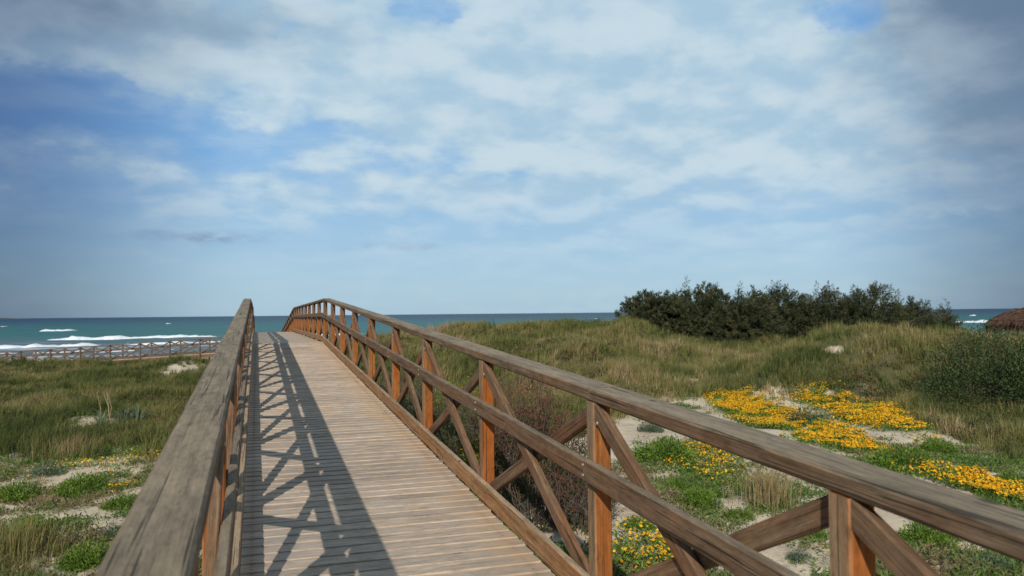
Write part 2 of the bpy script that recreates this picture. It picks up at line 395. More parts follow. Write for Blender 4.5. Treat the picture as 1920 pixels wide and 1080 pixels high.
M_juniper = leaf_mat('juniper_needles', [(0.0, (0.022, 0.029, 0.014)), (0.5, (0.052, 0.062, 0.027)), (0.85, (0.10, 0.105, 0.044)), (1.0, (0.15, 0.12, 0.06))], trans=0.12)
M_shrubleaf = leaf_mat('grey_shrub_leaves', [(0.0, (0.026, 0.042, 0.014)), (0.5, (0.060, 0.092, 0.030)), (1.0, (0.145, 0.175, 0.07))], trans=0.18)
M_redleaf = leaf_mat('red_twig_leaves', [(0.0, (0.04, 0.055, 0.02)), (0.4, (0.075, 0.075, 0.028)), (0.6, (0.13, 0.055, 0.03)), (1.0, (0.25, 0.055, 0.038))], trans=0.2)
M_straw = leaf_mat('thatch_straw', [(0.0, (0.030, 0.016, 0.011)), (0.5, (0.085, 0.045, 0.032)), (1.0, (0.17, 0.10, 0.065))], trans=0.05)
def bark(name, col):
    m, g, b = new_mat(name)
    n = g.noise(g.new('ShaderNodeTexCoord').outputs['Object'], 9, 5)
    g.put(b.inputs['Base Color'], g.mix(n, tuple(c * 0.5 for c in col), tuple(c * 1.5 for c in col))); b.inputs['Roughness'].default_value = 0.9
    return m
M_bark = bark('shrub_bark', (0.085, 0.058, 0.042))

# ground: pale sand with litter where plants grow
m, g, b = new_mat('dune_sand')
P = g.new('ShaderNodeNewGeometry').outputs['Position']
n1 = g.noise(P, 0.55, 5, 0.6); n2 = g.noise(P, 4.0, 5, 0.65); n3 = g.noise(P, 38.0, 4, 0.6)
c = g.ramp(g.add(g.mul(n1, 0.5), g.mul(n2, 0.5)), [(0.32, (0.42, 0.31, 0.20)), (0.5, (0.61, 0.49, 0.345)), (0.68, (0.70, 0.585, 0.44))])
c = g.mix(g.mul(g.smooth(n3, 0.55, 0.68), 0.55), c, (0.17, 0.125, 0.08))
n5 = g.noise(P, 1.7, 6, 0.7); c = g.mix(g.mul(g.smooth(n5, 0.53, 0.66), 0.5), c, (0.24, 0.185, 0.105))
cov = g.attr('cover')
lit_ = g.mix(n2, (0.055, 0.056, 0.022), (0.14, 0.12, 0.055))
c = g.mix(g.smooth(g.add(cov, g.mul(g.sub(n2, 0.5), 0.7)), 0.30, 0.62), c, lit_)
wet = g.attr('wet'); c = g.mix(wet, c, (0.20, 0.19, 0.18))
g.put(b.inputs['Base Color'], c); b.inputs['Roughness'].default_value = 0.92; b.inputs['Specular IOR Level'].default_value = 0.15
g.put(b.inputs['Normal'], g.bump(g.add(g.mul(n2, 0.5), g.mul(n3, 0.25)), 0.6, 0.08))
M_sand = m

# sea
m, g, b = new_mat('sea_water')
off = g.attr('offshore')
P = g.new('ShaderNodeNewGeometry').outputs['Position']
band = g.noise(P, 0.006, 4, 0.55)
o2 = g.add(off, g.mul(g.sub(band, 0.5), 0.12))
c = g.ramp(o2, [(0.0, (0.16, 0.19, 0.21)), (0.16, (0.10, 0.15, 0.165)), (0.30, (0.040, 0.150, 0.142)), (0.50, (0.028, 0.130, 0.132)), (0.74, (0.018, 0.070, 0.105)), (1.0, (0.014, 0.044, 0.085))])
sx, sy, sz = g.sep(P)
wv = g.noise(g.comb(g.add(g.mul(sx, 0.952 * 0.05), g.mul(sy, -0.306 * 0.05)), g.add(g.mul(sx, 0.306 * 0.16), g.mul(sy, 0.952 * 0.16)), 0.0), 1.0, 6, 0.62)
wv2 = g.noise(P, 0.5, 5, 0.6)
c = g.mix(g.mul(g.smooth(wv, 0.40, 0.66), 0.55), c, g.mix(1.0, c, (0.55, 0.6, 0.66), 'MULTIPLY'))
foamy = g.mul(g.smooth(g.noise(g.comb(g.add(g.mul(sx, 0.952 * 0.03), g.mul(sy, -0.306 * 0.03)), g.add(g.mul(sx, 0.306 * 0.22), g.mul(sy, 0.952 * 0.22)), 7.0), 1.0, 6, 0.65), 0.49, 0.64), g.smooth(off, 0.30, 0.08))
c = g.mix(g.mul(foamy, 0.7), c, (0.62, 0.66, 0.68))
g.put(b.inputs['Base Color'], c); b.inputs['Roughness'].default_value = 0.45; b.inputs['IOR'].default_value = 1.33; b.inputs['Specular IOR Level'].default_value = 0.22
g.put(b.inputs['Normal'], g.bump(g.add(wv, g.mul(wv2, 0.4)), 0.8, 1.2))
M_sea = m
m, g, b = new_mat('sea_foam')
P = g.new('ShaderNodeNewGeometry').outputs['Position']; n = g.noise(P, 0.8, 5, 0.65)
g.put(b.inputs['Base Color'], g.ramp(n, [(0.3, (0.55, 0.60, 0.63)), (0.5, (0.82, 0.84, 0.85))])); b.inputs['Roughness'].default_value = 0.9
M_foam = m
m, g, b = new_mat('far_hill'); n = g.noise(g.new('ShaderNodeNewGeometry').outputs['Position'], 0.004, 4)
g.put(b.inputs['Base Color'], g.mix(n, (0.03, 0.045, 0.04), (0.06, 0.075, 0.06))); b.inputs['Roughness'].default_value = 0.95
M_hill = m

# ------------------------------------------------------------------ plant cover of the ground (0 bare sand .. 1 dense grass)
HOLES = [(*at(172, 796), 1.1, 1.0), (*at(150, 800), 0.7, 0.7), (*at(345, 692), 1.25, 3.2), (*at(8, 778), 1.3, 1.2), (*at(1562, 655), 0.42, 0.45), (*at(1300, 716), 0.5, 0.45)]
FRONT = [(0, 862), (80, 868), (200, 858), (300, 846), (380, 830), (470, 812), (640, 830), (760, 850), (900, 850), (1100, 800), (1150, 778), (1230, 757), (1350, 738), (1500, 726), (1600, 728), (1690, 752), (1740, 792), (1800, 835), (1880, 862), (1919, 850)]
FRONT_U = [U(p) for p, q_ in FRONT]; FRONT_T = [to_st(*at(p, q_))[1] for p, q_ in FRONT]
def cover_at(x, y):
    s, t = to_st(x, y); u = s / np.maximum(t, 1.0)
    n = fbm(x, y, 3.5, 21) - 0.5; n2 = fbm(x, y, 1.0, 31) - 0.5
    tt = t + n * 5 + n2 * 2.0
    front = np.interp(u, FRONT_U, FRONT_T)
    g_ = sstep(tt, front - 1.2, front + 1.6)
    g_ = np.maximum(g_, 0.62 * sstep(-u + n * .25, 0.52, 0.60) * (1 - sstep(t + n * 3, 9.5, 12.5)))          # rough grass in the near left corner
    g_ = g_ * (1 - sstep(t, 50, 58) * sstep(-u, 0.2, 0.3)) * (1 - sstep(t, 60, 70))
    for hx, hy, ra, rb in HOLES:
        hs, ht = to_st(hx, hy)
        g_ = g_ * (1 - np.exp(-(((s - hs) / ra) ** 2 + ((t - ht) / rb) ** 2) ** 1.5))
    return g_

# ------------------------------------------------------------------ ground sheet
radii = np.concatenate([np.linspace(0.2, 3, 8)[:-1], 3 * np.exp(np.linspace(0, math.log(700 / 3), 230))])
azs = np.concatenate([np.radians(np.linspace(-40, 75, 520)), np.radians(np.linspace(75, 320, 120)[1:-1])])
A, Rr = np.meshgrid(azs, radii)
X = Rr * np.sin(A); Y = Rr * np.cos(A)
Z = ground(X.ravel(), Y.ravel()); nA = len(azs); nR = len(radii)
i, j = np.meshgrid(np.arange(nR - 1), np.arange(nA), indexing='ij'); j2 = (j + 1) % nA
quads = np.stack([i * nA + j, (i + 1) * nA + j, (i + 1) * nA + j2, i * nA + j2], -1).reshape(-1, 4)[:, ::-1]
ss, tt = to_st(X.ravel(), Y.ravel())
gm = np_mesh('ground', np.stack([X.ravel(), Y.ravel(), Z], 1), [quads, np.arange(nA)[None, :]],
             {'cover': cover_at(X.ravel(), Y.ravel()), 'wet': sstep(tt, 70, 85)}, smooth=True)
tag(link('ground', gm, M_sand), kind='structure')

# ------------------------------------------------------------------ sea
SEA = -4.0
rad = 62 * np.exp(np.linspace(0, math.log(28000 / 62), 330)); azs = np.radians(np.linspace(-75, 115, 420))
A, Rr = np.meshgrid(azs, rad); X = (Rr * np.sin(A)).ravel(); Y = (Rr * np.cos(A)).ravel()
s_, t_ = to_st(X, Y)
wz = 0.16 * np.sin(t_ * 0.42 + 2.5 * fbm(X, Y, 60, 2)) + 0.10 * np.sin(t_ * 0.23 + s_ * 0.05 + 4 * fbm(X, Y, 90, 4))
wz = wz * (1 - sstep(Rr.ravel(), 500, 1500)) * sstep(t_, 92, 130)
offs = np.clip(np.log(np.maximum(t_, 90) / 90) / math.log(2600 / 90), 0, 1)
nA = len(azs); i, j = np.meshgrid(np.arange(len(rad) - 1), np.arange(nA - 1), indexing='ij')
quads = np.stack([i * nA + j, (i + 1) * nA + j, (i + 1) * nA + j + 1, i * nA + j + 1], -1).reshape(-1, 4)[:, ::-1]
sea = tag(link('sea', np_mesh('sea', np.stack([X, Y, SEA + wz], 1), [quads], {'offshore': offs}, smooth=True), M_sea), kind='structure')
def breaker(pts, depth, height, seed):
    """a ridge of broken white water: pts = [(photo column, metres ahead), ...]"""
    r = np.random.default_rng(seed)
    pts = np.array([(U(p) * t, t) for p, t in pts]); L = np.linalg.norm(pts[-1] - pts[0]); n = int(max(14, L / 0.7)); m_ = 9
    k = np.linspace(0, 1, n); S = np.interp(k, np.linspace(0, 1, len(pts)), pts[:, 0]); T = np.interp(k, np.linspace(0, 1, len(pts)), pts[:, 1])
    T = T + (fbm(S, T * 0, 9, seed) - 0.5) * depth * 1.2
    env = np.clip(np.minimum(k, 1 - k) * 7, 0, 1) ** 0.7 * (0.62 + 0.45 * sstep(fbm(S, T * 0 + seed, 4, seed + 1), .25, .75))
    V = []
    for q_ in range(m_):
        a = q_ / (m_ - 1); prof = math.sin(math.pi * a ** 0.62) ** 0.8
        dd = (a - 0.5) * depth
        nz = (fbm(S * 1.0, T * 0 + q_ * 0.9, 1.4, seed + 3) - 0.5) * 0.55
        h = height * env * prof * (1 + 1.3 * nz) - 0.26 + (nz * 0.5)
        x, y = from_st(S, T + dd * (0.6 + 0.6 * env)); V.append(np.stack([x, y, SEA + h], 1))
    V = np.concatenate(V); i, j = np.meshgrid(np.arange(m_ - 1), np.arange(n - 1), indexing='ij')
    q4 = np.stack([i * n + j, i * n + j + 1, (i + 1) * n + j + 1, (i + 1) * n + j], -1).reshape(-1, 4)
    link('breaking_wave', np_mesh('breaking_wave', V, [q4], smooth=True), M_foam, sea)
breaker([(82, 338), (145, 345)], 9, 1.35, 1)
breaker([(82, 205), (200, 207), (330, 210), (430, 213)], 7, 0.95, 2)
breaker([(430, 213), (560, 222), (720, 228)], 7, 0.9, 12)
breaker([(-120, 148), (0, 150), (110, 153), (215, 157)], 8, 0.85, 3)
breaker([(205, 163), (320, 166), (450, 172)], 6, 0.6, 4)
breaker([(-60, 128), (140, 131), (300, 136), (440, 140)], 5, 0.35, 5)
breaker([(1752, 322), (1800, 318), (1880, 322), (1990, 328)], 9, 1.4, 6)
breaker([(1850, 238), (1876, 240)], 6, 0.9, 7)
for k, (p, t) in enumerate([(1822, 640), (317, 620), (12, 540), (1117, 700)]):
    breaker([(p - 2400 / t, t), (p + 2400 / t, t * 1.005)], 7, 0.85, 20 + k)

# a blue headland across the bay at the far left
n = 40; kk = np.linspace(0, 1, n); S = np.interp(kk, [0, 1], [U(-520) * 6000, U(9) * 6000]); prof = np.sin(np.pi * np.clip(0.5 + kk * 0.5, 0, 1)) ** 0.8
V = []
for q_, (dt, hh) in enumerate([(-500, -10), (0, 1.0), (700, -10)]):
    x, y = from_st(S, np.full(n, 6000.0 + dt)); V.append(np.stack([x, y, SEA + (95 * prof * (0.8 + 0.4 * fbm(S, S * 0, 400, 6)) if hh == 1.0 else np.full(n, -10.0))], 1))
i, j = np.meshgrid(np.arange(2), np.arange(n - 1), indexing='ij')
tag(link('hills', np_mesh('hills', np.concatenate(V), [np.stack([i * n + j, i * n + j + 1, (i + 1) * n + j + 1, (i + 1) * n + j], -1).reshape(-1, 4)], smooth=True), M_hill), kind='structure')

# ------------------------------------------------------------------ the footbridge and the boardwalk
HALF = 0.79            # clear half width between the boards
def walkway(root, stations, zf, plank, deck_from, deck_to, mats=None, R=1.06, pile_to=None, pile_every=2, bolts=()):
    M_post, M_brace, M_cap, M_beam, M_mid, M_toe = mats or [globals()[k] for k in ('M_post', 'M_brace', 'M_cap', 'M_beam', 'M_mid', 'M_toe')]
    xo = HALF + 0.042 + 0.045                                   # post centre line
    mb = MB(); y = deck_from
    while y < deck_to:
        wdt = plank * random.uniform(0.97, 1.03)
        mb.along_x(-HALF - 0.026 + random.uniform(-.005, .005), HALF + 0.024 + random.uniform(-.005, .005), y + wdt / 2, zf(y + wdt / 2) - 0.02 + random.uniform(-.0010, .0010),
                   wdt - 0.002, 0.04, 0.0012, tint=random.choice((random.uniform(0.2, 0.5), random.uniform(0.4, 0.65), random.uniform(0.4, 0.65), random.uniform(.55, .8))), dz=random.uniform(-.0008, .0008), dyaw=random.uniform(-.002, .002))
        y += wdt
    mb.build('deck', M_deck, root)
    def runs(step):
        k = 0
        while k < len(stations) - 1:
            e = min(k + (3 if k == 0 else step), len(stations) - 1); yield stations[k], stations[e]; k = e
    def bend_pts(y0, y1, dz, wob=0.0):
        ys = [y0 + 0.003] + [b_ for b_ in BENDS.get(root.name, ()) if y0 + .1 < b_ < y1 - .1] + [y1 - 0.003]
        a, b_ = random.uniform(-wob, wob), random.uniform(-wob, wob)
        return [(yy, zf(yy) + dz + (a if k == 0 else b_)) for k, yy in enumerate(ys)]
    for sd in (-1, 1):
        for y0, y1 in runs(2):
            m_ = MB(); m_.along_y(bend_pts(y0, y1, R - 0.03, 0.003), sd * (xo + 0.031) + random.uniform(-.003, .003), 0.166, 0.062, 0.009, random.uniform(0.4, 0.6)); m_.build('cap_rail', M_cap, root)
            m_ = MB(); m_.along_y(bend_pts(y0, y1, 0.668, 0.002), sd * (HALF + 0.0205), 0.040, 0.102, 0.006, random.uniform(0.4, 0.65)); m_.build('middle_rail', M_mid, root)
            m_ = MB(); m_.along_y(bend_pts(y0, y1, 0.096, 0.002), sd * (HALF + 0.0205), 0.040, 0.128, 0.006, random.uniform(0.4, 0.6)); m_.build('toe_board', M_toe, root)
            m_ = MB(); m_.along_y(bend_pts(y0, y1, -0.15), sd * (HALF - 0.03), 0.10, 0.215, 0.006, 0.5); m_.build('beam', M_beam, root)
        for k, y in enumerate(stations):
            m_ = MB(); sl_ = (zf(y + .1) - zf(y - .1)) / .2
            low = -0.34 if not (k % pile_every == 0 and pile_to) else None
            z0 = zf(y) - 0.34 if low else pile_to(sd * xo, y)
            m_.post(sd * xo, y, z0, zf(y) + R - 0.0625, 0.09, 0.09, 0.007, random.uniform(0.35, 0.7), sl_, lean=(random.uniform(-.003, .003), random.uniform(-.004, .004)))
            m_.build('post', M_post, root)
        for k in range(len(stations) - 1):
            y0, y1 = stations[k] + 0.044, stations[k + 1] - 0.044
            lo, hi = 0.085, R - 0.105
            hgt = 0.082 * math.hypot(1, (hi - lo) / (y1 - y0)) 
            m_ = MB(); m_.along_y([(y0, zf(y0) + lo), (y1, zf(y1) + hi)], sd * (xo - 0.0225), 0.040, hgt, 0.006, random.uniform(0.35, 0.65)); m_.build('brace', M_brace, root)
            m_ = MB(); m_.along_y([(y0, zf(y0) + hi), (y1, zf(y1) + lo)], sd * (xo + 0.0225), 0.040, hgt, 0.006, random.uniform(0.35, 0.65)); m_.build('brace', M_brace, root)
    for sd, y in bolts:
        k_ = stations.index(y)
        for yy, zz in ((y + 0.075, 0.085 + .05), (y + 0.075, None)):               # brace ends
            if zz is None: yy, zz = stations[k_ + 1] - 0.075, R - 0.105 - 0.05
            m_ = MB(); xx = sd * (xo - 0.0425); zb = zf(yy) + zz
            m_.tube([(xx + sd * 0.003, yy, zb), (xx - sd * 0.005, yy, zb)], [0.010, 0.008], 10, caps=True); m_.build('bolt', M_bolt, root)
        for dz in (0.645, 0.695):
            m_ = MB(); xx = sd * (HALF - 0.001)
            m_.tube([(xx + sd * 0.003, y, zf(y) + dz), (xx - sd * 0.005, y, zf(y) + dz)], [0.008, 0.007], 10, caps=True)
            m_.build('bolt', M_bolt, root)
BENDS = {}
XB = 0.71
B1, B2, B3 = 19.75, 36.0, 57.4
TAN = math.tan(R_(2.74))
def bridge_z(y):
    z1 = B1 * TAN; z2 = z1 - (B2 - B1) * 0.0034
    if y <= B1: return y * TAN
    if y <= B2: return z1 - (y - B1) * 0.0034
    return z2 - (y - B2) * 0.0755
st = [-2.15, -0.15, 1.85, 3.58, 5.56, 7.67, 9.53, 11.60, 13.64, 15.67, 17.70, 19.75] + [19.75 + (36 - 19.75) / 8 * k for k in range(1, 9)] + [36 + (57.4 - 36) / 10 * k for k in range(1, 11)]
bridge = empty('footbridge', (XB, 0, 0)); BENDS['footbridge'] = (B1, B2)
tag(bridge, 'arched wooden footbridge with cross-braced railings and a plank deck rising toward the sea', 'footbridge')
walkway(bridge, st, bridge_z, 0.145, -3.0, B3, pile_to=lambda x, y: gz(x + XB, y) - 0.3, bolts=[(1, st[k]) for k in range(2, 9)] + [(-1, st[k]) for k in range(2, 6)])

# boardwalk beyond: runs off to the left along the beach, sinking slowly
bx, by = from_st(U(468) * 55.6, 55.6)
ang = math.atan2(-rt0[0], rt0[1]) 
walk = empty('boardwalk', (bx, by, 0), math.atan2(-(-rt0[0]), -rt0[1]))
tag(walk, 'distant wooden boardwalk with cross-braced railings running along the beach before the surf', 'boardwalk')
def walk_z(y): return -0.80 - 0.058 * y
def walk_pile(x, y):
    v = Matrix.Rotation(walk.rotation_euler.z, 3, 'Z') @ Vector((x, y, 0)); return gz(v.x + bx, v.y + by) - 0.3
M_old = wood('old_boardwalk_wood', (0.20, 0.155, 0.12), (0.12, 0.085, 0.062), (0.06, 0.04, 0.03), (0.16, 0.075, 0.04), 0.3, top_grey=(0.24, 0.205, 0.17))
walkway(walk, [-0.97 + 2.05 * k for k in range(14)], walk_z, 0.14, -1.1, 25.8, mats=(M_old, M_old, M_old, M_mid, M_old, M_old), pile_to=walk_pile, pile_every=1)

# ------------------------------------------------------------------ vegetation helpers
def cards(pos, dirs, length, width, tint, r, fold=0.25):
    """diamond leaf faces: pos (n,3) base points, dirs unit growth directions"""
    n = len(pos); side = np.cross(dirs, r.normal(size=(n, 3))); side /= np.linalg.norm(side, axis=1, keepdims=True) + 1e-9
    nor = np.cross(side, dirs)
    length = np.broadcast_to(np.asarray(length, float), (n,))[:, None]; width = np.broadcast_to(np.asarray(width, float), (n,))[:, None]
    midp = pos + dirs * length * 0.45 + nor * width * fold
    V = np.stack([pos, midp + side * width / 2, pos + dirs * length, midp - side * width / 2], 1).reshape(-1, 3)
    return V, np.arange(4 * n).reshape(n, 4), np.repeat(np.broadcast_to(tint, (n,)), 4)
def unit(v): return v / (np.linalg.norm(v, axis=-1, keepdims=True) + 1e-9)

# ------------------------------------------------------------------ dune grass (blades beyond counting)
def blades(x, y, z, h, lean_az, lean, wd, tint, r):
    n = len(x); a = lean_az
    dirh = np.stack([np.cos(a), np.sin(a), np.zeros(n)], 1)
    sd = np.stack([-np.sin(a + r.normal(0, .6, n)), np.cos(a + r.normal(0, .6, n)), np.zeros(n)], 1)
    b0 = np.stack([x, y, z - 0.03], 1)
    m1 = b0 + dirh * (h * lean * 0.35)[:, None] + np.array([0, 0, 1]) * (h * 0.58)[:, None]
    tip = b0 + dirh * (h * lean)[:, None] + np.array([0, 0, 1]) * (h * (1.0 - 0.30 * lean))[:, None]
    w0 = sd * (wd / 2)[:, None]; w1 = w0 * 0.8
    V = np.stack([b0 - w0, b0 + w0, m1 + w1, m1 - w1, tip], 1).reshape(-1, 3)
    k = np.arange(n)[:, None] * 5
    return V, k + np.array([[0, 1, 2, 3]]), k + np.array([[3, 2, 4]]), np.repeat(tint, 5)
def grass_field(name, N_tufts, seed, smin, smax, tmin, tmax):
    r = np.random.default_rng(seed)
    # sample in the (u, t) wedge so that density falls off with distance
    t = tmin * (tmax / tmin) ** r.random(N_tufts * 4); u = r.uniform(smin, smax, len(t))
    s = u * t; x, y = from_st(s, t)
    keep = r.random(len(t)) < cover_at(x, y) ** 0.55 * (t / tmax) ** 0.45
    keep &= (np.abs(x - XB) > 1.05) | (y > 59)
    x, y, t = x[keep][:N_tufts], y[keep][:N_tufts], t[keep][:N_tufts]
    n = len(x); 
    per = r.integers(16, 36, n)
    X = np.repeat(x, per); Y = np.repeat(y, per); T = np.repeat(t, per); N = len(X)
    tuft_h = (0.19 + 0.16 * fbm(x, y, 2.5, 41) + 0.30 * sstep(fbm(x, y, 1.3, 43), .45, .75) + r.normal(0, .06, n)); H = np.repeat(tuft_h * np.where(t < 13, .62, 1.0), per) * r.uniform(0.55, 1.25, N)
    ph = r.uniform(0, 2 * np.pi, N); rr = np.abs(r.normal(0, 0.10, N))
    X = X + np.cos(ph) * rr; Y = Y + np.sin(ph) * rr; Zg = ground(X, Y)
    warm = np.repeat(np.clip((0.47 if name == 'right' else 0.36) + (t < 13) * .25 + (fbm(x, y, 5.0, 51) - 0.5) * 1.0 + (fbm(x, y, 1.2, 61) - 0.5) * 1.1 + r.normal(0, .09, n), 0, 1), per)
    ti = np.clip(warm + r.normal(0, .12, N) + (r.random(N) < 0.06) * 0.35, 0, 1)
    wd = np.clip(0.0042 + 0.00030 * T, 0.006, 0.019) * r.uniform(0.7, 1.4, N)
    lean = np.clip(r.normal(0.42, 0.22, N), 0.05, 1.1)
    az_ = np.where(r.random(N) < 0.65, ph, r.normal(0.5, 0.5, N))
    return blades(X, Y, Zg, H, az_, lean, wd, ti, r)
parts = [grass_field('right', 23000, 1, -0.24, 0.80, 10, 62), grass_field('left', 10000, 2, -0.78, -0.24, 7, 60)]
VV, Q, T3, TI = [], [], [], []; o_ = 0
for V, q4, t3, ti in parts:
    VV.append(V); Q.append(q4 + o_); T3.append(t3 + o_); TI.append(ti); o_ += len(V)
tag(link('grass', np_mesh('grass', np.concatenate(VV), [np.concatenate(Q), np.concatenate(T3)], np.concatenate(TI)), M_grass),
    'olive and straw-coloured dune grass over the sand slopes', 'grass', kind='stuff')

# low woody undergrowth between the grasses, one dark mottled mass
r = np.random.default_rng(81); Nc = 5200
t = 12 * (60 / 12) ** r.random(Nc); u = r.uniform(-0.78, 0.80, Nc); x, y = from_st(u * t, t)
kk = (cover_at(x, y) > .55) & (fbm(x, y, 4.0, 83) + .35 * fbm(x, y, 1.1, 85) > .64) & ((np.abs(x - XB) > 1.3) | (y > 60)); x, y, t = x[kk], y[kk], t[kk]
rad_ = r.uniform(.16, .50, len(x)) * (.7 + .5 * fbm(x, y, 3.0, 87)); per = (r.integers(60, 110, len(x)) * (.6 + rad_)).astype(int); I = np.repeat(np.arange(len(x)), per); N = len(I)
d_ = unit(r.normal(size=(N, 3))); d_[:, 2] = np.abs(d_[:, 2]); k = r.random(N) ** .4
Pn = d_ * (k * rad_[I])[:, None] * np.array([1, 1, .85]); X = x[I] + Pn[:, 0]; Y = y[I] + Pn[:, 1]
D = unit(d_ * .7 + r.normal(0, .55, d_.shape) + np.array([0, 0, .35]))
hue = np.clip(.40 + 1.5 * (fbm(x, y, 3.0, 89) - .5) + r.normal(0, .16, len(x)), 0, 1)
sz = np.clip(.035 + .0016 * t[I], .05, .13)
V, q4, ti = cards(np.stack([X, Y, ground(x, y)[I] + Pn[:, 2]], 1), D, sz * r.uniform(.8, 1.5, N), sz * r.uniform(.25, .45, N), np.clip(hue[I] + r.normal(0, .10, N), 0, 1), r)
M_scrub = leaf_mat('undergrowth_leaves', [(0, (0.040, 0.050, 0.018)), (0.35, (0.075, 0.085, 0.028)), (0.6, (0.13, 0.125, 0.045)), (0.8, (0.13, 0.08, 0.04)), (1, (0.20, 0.13, 0.075))], trans=0.18)
tag(link('undergrowth', np_mesh('undergrowth', V, [q4], ti), M_scrub), 'low dark and rusty undergrowth mottling the grassy dunes', 'undergrowth', kind='stuff')

# low weeds and litter strewn over the bare sand
r = np.random.default_rng(77)
t = 5.5 * (30 / 5.5) ** r.random(30000); u = r.uniform(-0.75, 0.78, 30000); x, y = from_st(u * t, t)
kk = (0.7 * fbm(x, y, 1.6, 71) + 0.3 * fbm(x, y, 0.5, 73, 2) + 0.16 * r.random(30000) > 0.60 - 0.07 * (u < -.2)) & (cover_at(x, y) < 0.75) & ((np.abs(x - XB) > 1.0))
x, y = x[kk], y[kk]; per = r.integers(10, 34, len(x)); X = np.repeat(x, per) + r.normal(0, .085, per.sum()); Y = np.repeat(y, per) + r.normal(0, .085, per.sum())
Zg = ground(X, Y) + np.abs(r.normal(0, .028, len(X))); N = len(X)
dirs = unit(np.stack([r.normal(0, 1, N), r.normal(0, 1, N), np.abs(r.normal(0.6, .5, N))], 1))
V, q4, ti = cards(np.stack([X, Y, Zg], 1), dirs, r.uniform(.04, .11, N), r.uniform(.012, .03, N), np.clip(np.repeat(np.clip(1.6 * (fbm(x, y, 1.1, 75) - .5) + .42 + r.normal(0, .14, len(x)), 0, 1), per) + r.normal(0, .12, N), 0, 1), r)
M_weed = leaf_mat('sand_weeds', [(0, (0.06, 0.125, 0.022)), (0.4, (0.14, 0.215, 0.04)), (0.62, (0.15, 0.16, 0.065)), (0.8, (0.20, 0.15, 0.08)), (1, (0.33, 0.25, 0.14))])
tag(link('ground_cover', np_mesh('ground_cover', V, [q4], ti), M_weed), 'sparse low weeds and dry litter strewn over the bare sand', 'ground cover', kind='stuff')

# ------------------------------------------------------------------ cushion plants on the sand
def cushion_mesh(seed, n=1700, leaf=0.042):
    r = np.random.default_rng(seed)
    lobes = [(0, 0, 1.0)] + [(r.uniform(-.6, .6), r.uniform(-.6, .6), r.uniform(.35, .6)) for _ in range(4)]
    P, D = [], []
    for lx, ly, lr in lobes:
        m_ = int(n * lr ** 2); d_ = unit(r.normal(size=(m_, 3))); d_[:, 2] = np.abs(d_[:, 2])
        k = r.random(m_) ** 0.35
        P.append(d_ * (k * lr * 0.42)[:, None] * np.array([1, 1, 0.8]) + np.array([lx * 0.5, ly * 0.5, 0])); D.append(unit(d_ + r.normal(0, .45, d_.shape) + np.array([0, 0, .35])))
    P = np.concatenate(P); D = np.concatenate(D); n_ = len(P)
    ti = np.clip(0.45 + 0.9 * (fbm(P[:, 0] * 10, P[:, 1] * 10, 2.0, seed) - .5) + r.normal(0, .18, n_), 0, 1)
    V, q4, ti = cards(P, D, r.uniform(.8, 1.6, n_) * leaf, r.uniform(.3, .5, n_) * leaf, ti, r)
    return np_mesh('cushion_plant', V, [q4], ti)
cush = [cushion_mesh(100 + k) for k in range(4)]; cushp = [cushion_mesh(110 + k, 700, 0.05) for k in range(2)]
for m_ in cush: m_.materials.append(M_green)
for m_ in cushp: m_.materials.append(M_pale)
CUSHIONS = [  # photo column, photo row of its foot, width in photo pixels, pale?, label
    (1250, 862, 125, 0, 'large bright green cushion plant on sand behind the middle of the right railing'),
    (1310, 948, 95, 0, 'green cushion plant on sand between the two nearest right railing posts, above the middle rail'),
    (1268, 918, 60, 0, 'small green cushion plant close behind the downhill brace of the second post'),
    (1195, 992, 75, 0, 'dark green cushion plant low beside the second railing post'),
    (1390, 972, 60, 0, 'small green cushion plant on sand above the crossing of the nearest braces'),
    (1512, 795, 95, 1, 'pale grey-green cushion plant between two yellow flower patches'),
    (1500, 1050, 60, 1, 'bluish grey-green cushion plant below the crossing of the nearest braces'),
    (1520, 1008, 70, 0, 'green cushion plant just left of the nearest railing post'),
    (1692, 878, 130, 0, 'broad green cushion plant on sand above the nearest stretch of right handrail'),
    (1760, 850, 80, 0, 'green cushion plant beside the sandy slope at right'),
    (1738, 1020, 120, 0, 'green cushion plant under the handrail, right of the nearest post'),
    (1862, 1068, 90, 1, 'dark grey-green cushion plant under the handrail in the lower right corner'),
    (1640, 905, 60, 0, 'small yellowish green cushion plant touching the handrail line at right'),
    (1905, 905, 80, 0, 'green cushion plant at the right edge above the yellow flowers'),
    (1220, 808, 60, 1, 'small pale cushion plant on the sand strip by the upper right railing'),
    (165, 1062, 130, 0, 'bright green cushion plant in the lower left corner beside the handrail'),
    (158, 925, 110, 0, 'green cushion plant with yellow specks on the sand at left'),
    (232, 952, 80, 0, 'dark green cushion plant tucked against the left handrail'),
    (95, 890, 75, 1, 'pale green cushion plant at the front of the left grass'),
    (215, 1005, 70, 1, 'grey-green cushion plant on sand beside the left handrail'),
    (40, 935, 100, 0, 'low green cushion plant at the left edge of the sand'),
    (60, 1000, 90, 0, 'dark green cushion plant on shaded sand at lower left'),
    (285, 850, 60, 0, 'small green cushion plant where the grass meets the left handrail'),
]
for k, (px, py, wp, pale, lab) in enumerate(CUSHIONS):
    x, y = at(px, py); s_, t_ = to_st(x, y); sc = wp / F * t_ / 0.95
    o = link('cushion_plant', (cushp if pale else cush)[k % (2 if pale else 4)], None)
    o.location = (x, y, gz(x, y) - 0.02); o.rotation_euler = (0, 0, k * 1.7); o.scale = (sc, sc, sc * 0.95)
    tag(o, lab, 'plant', 'cushion plants on the sand')

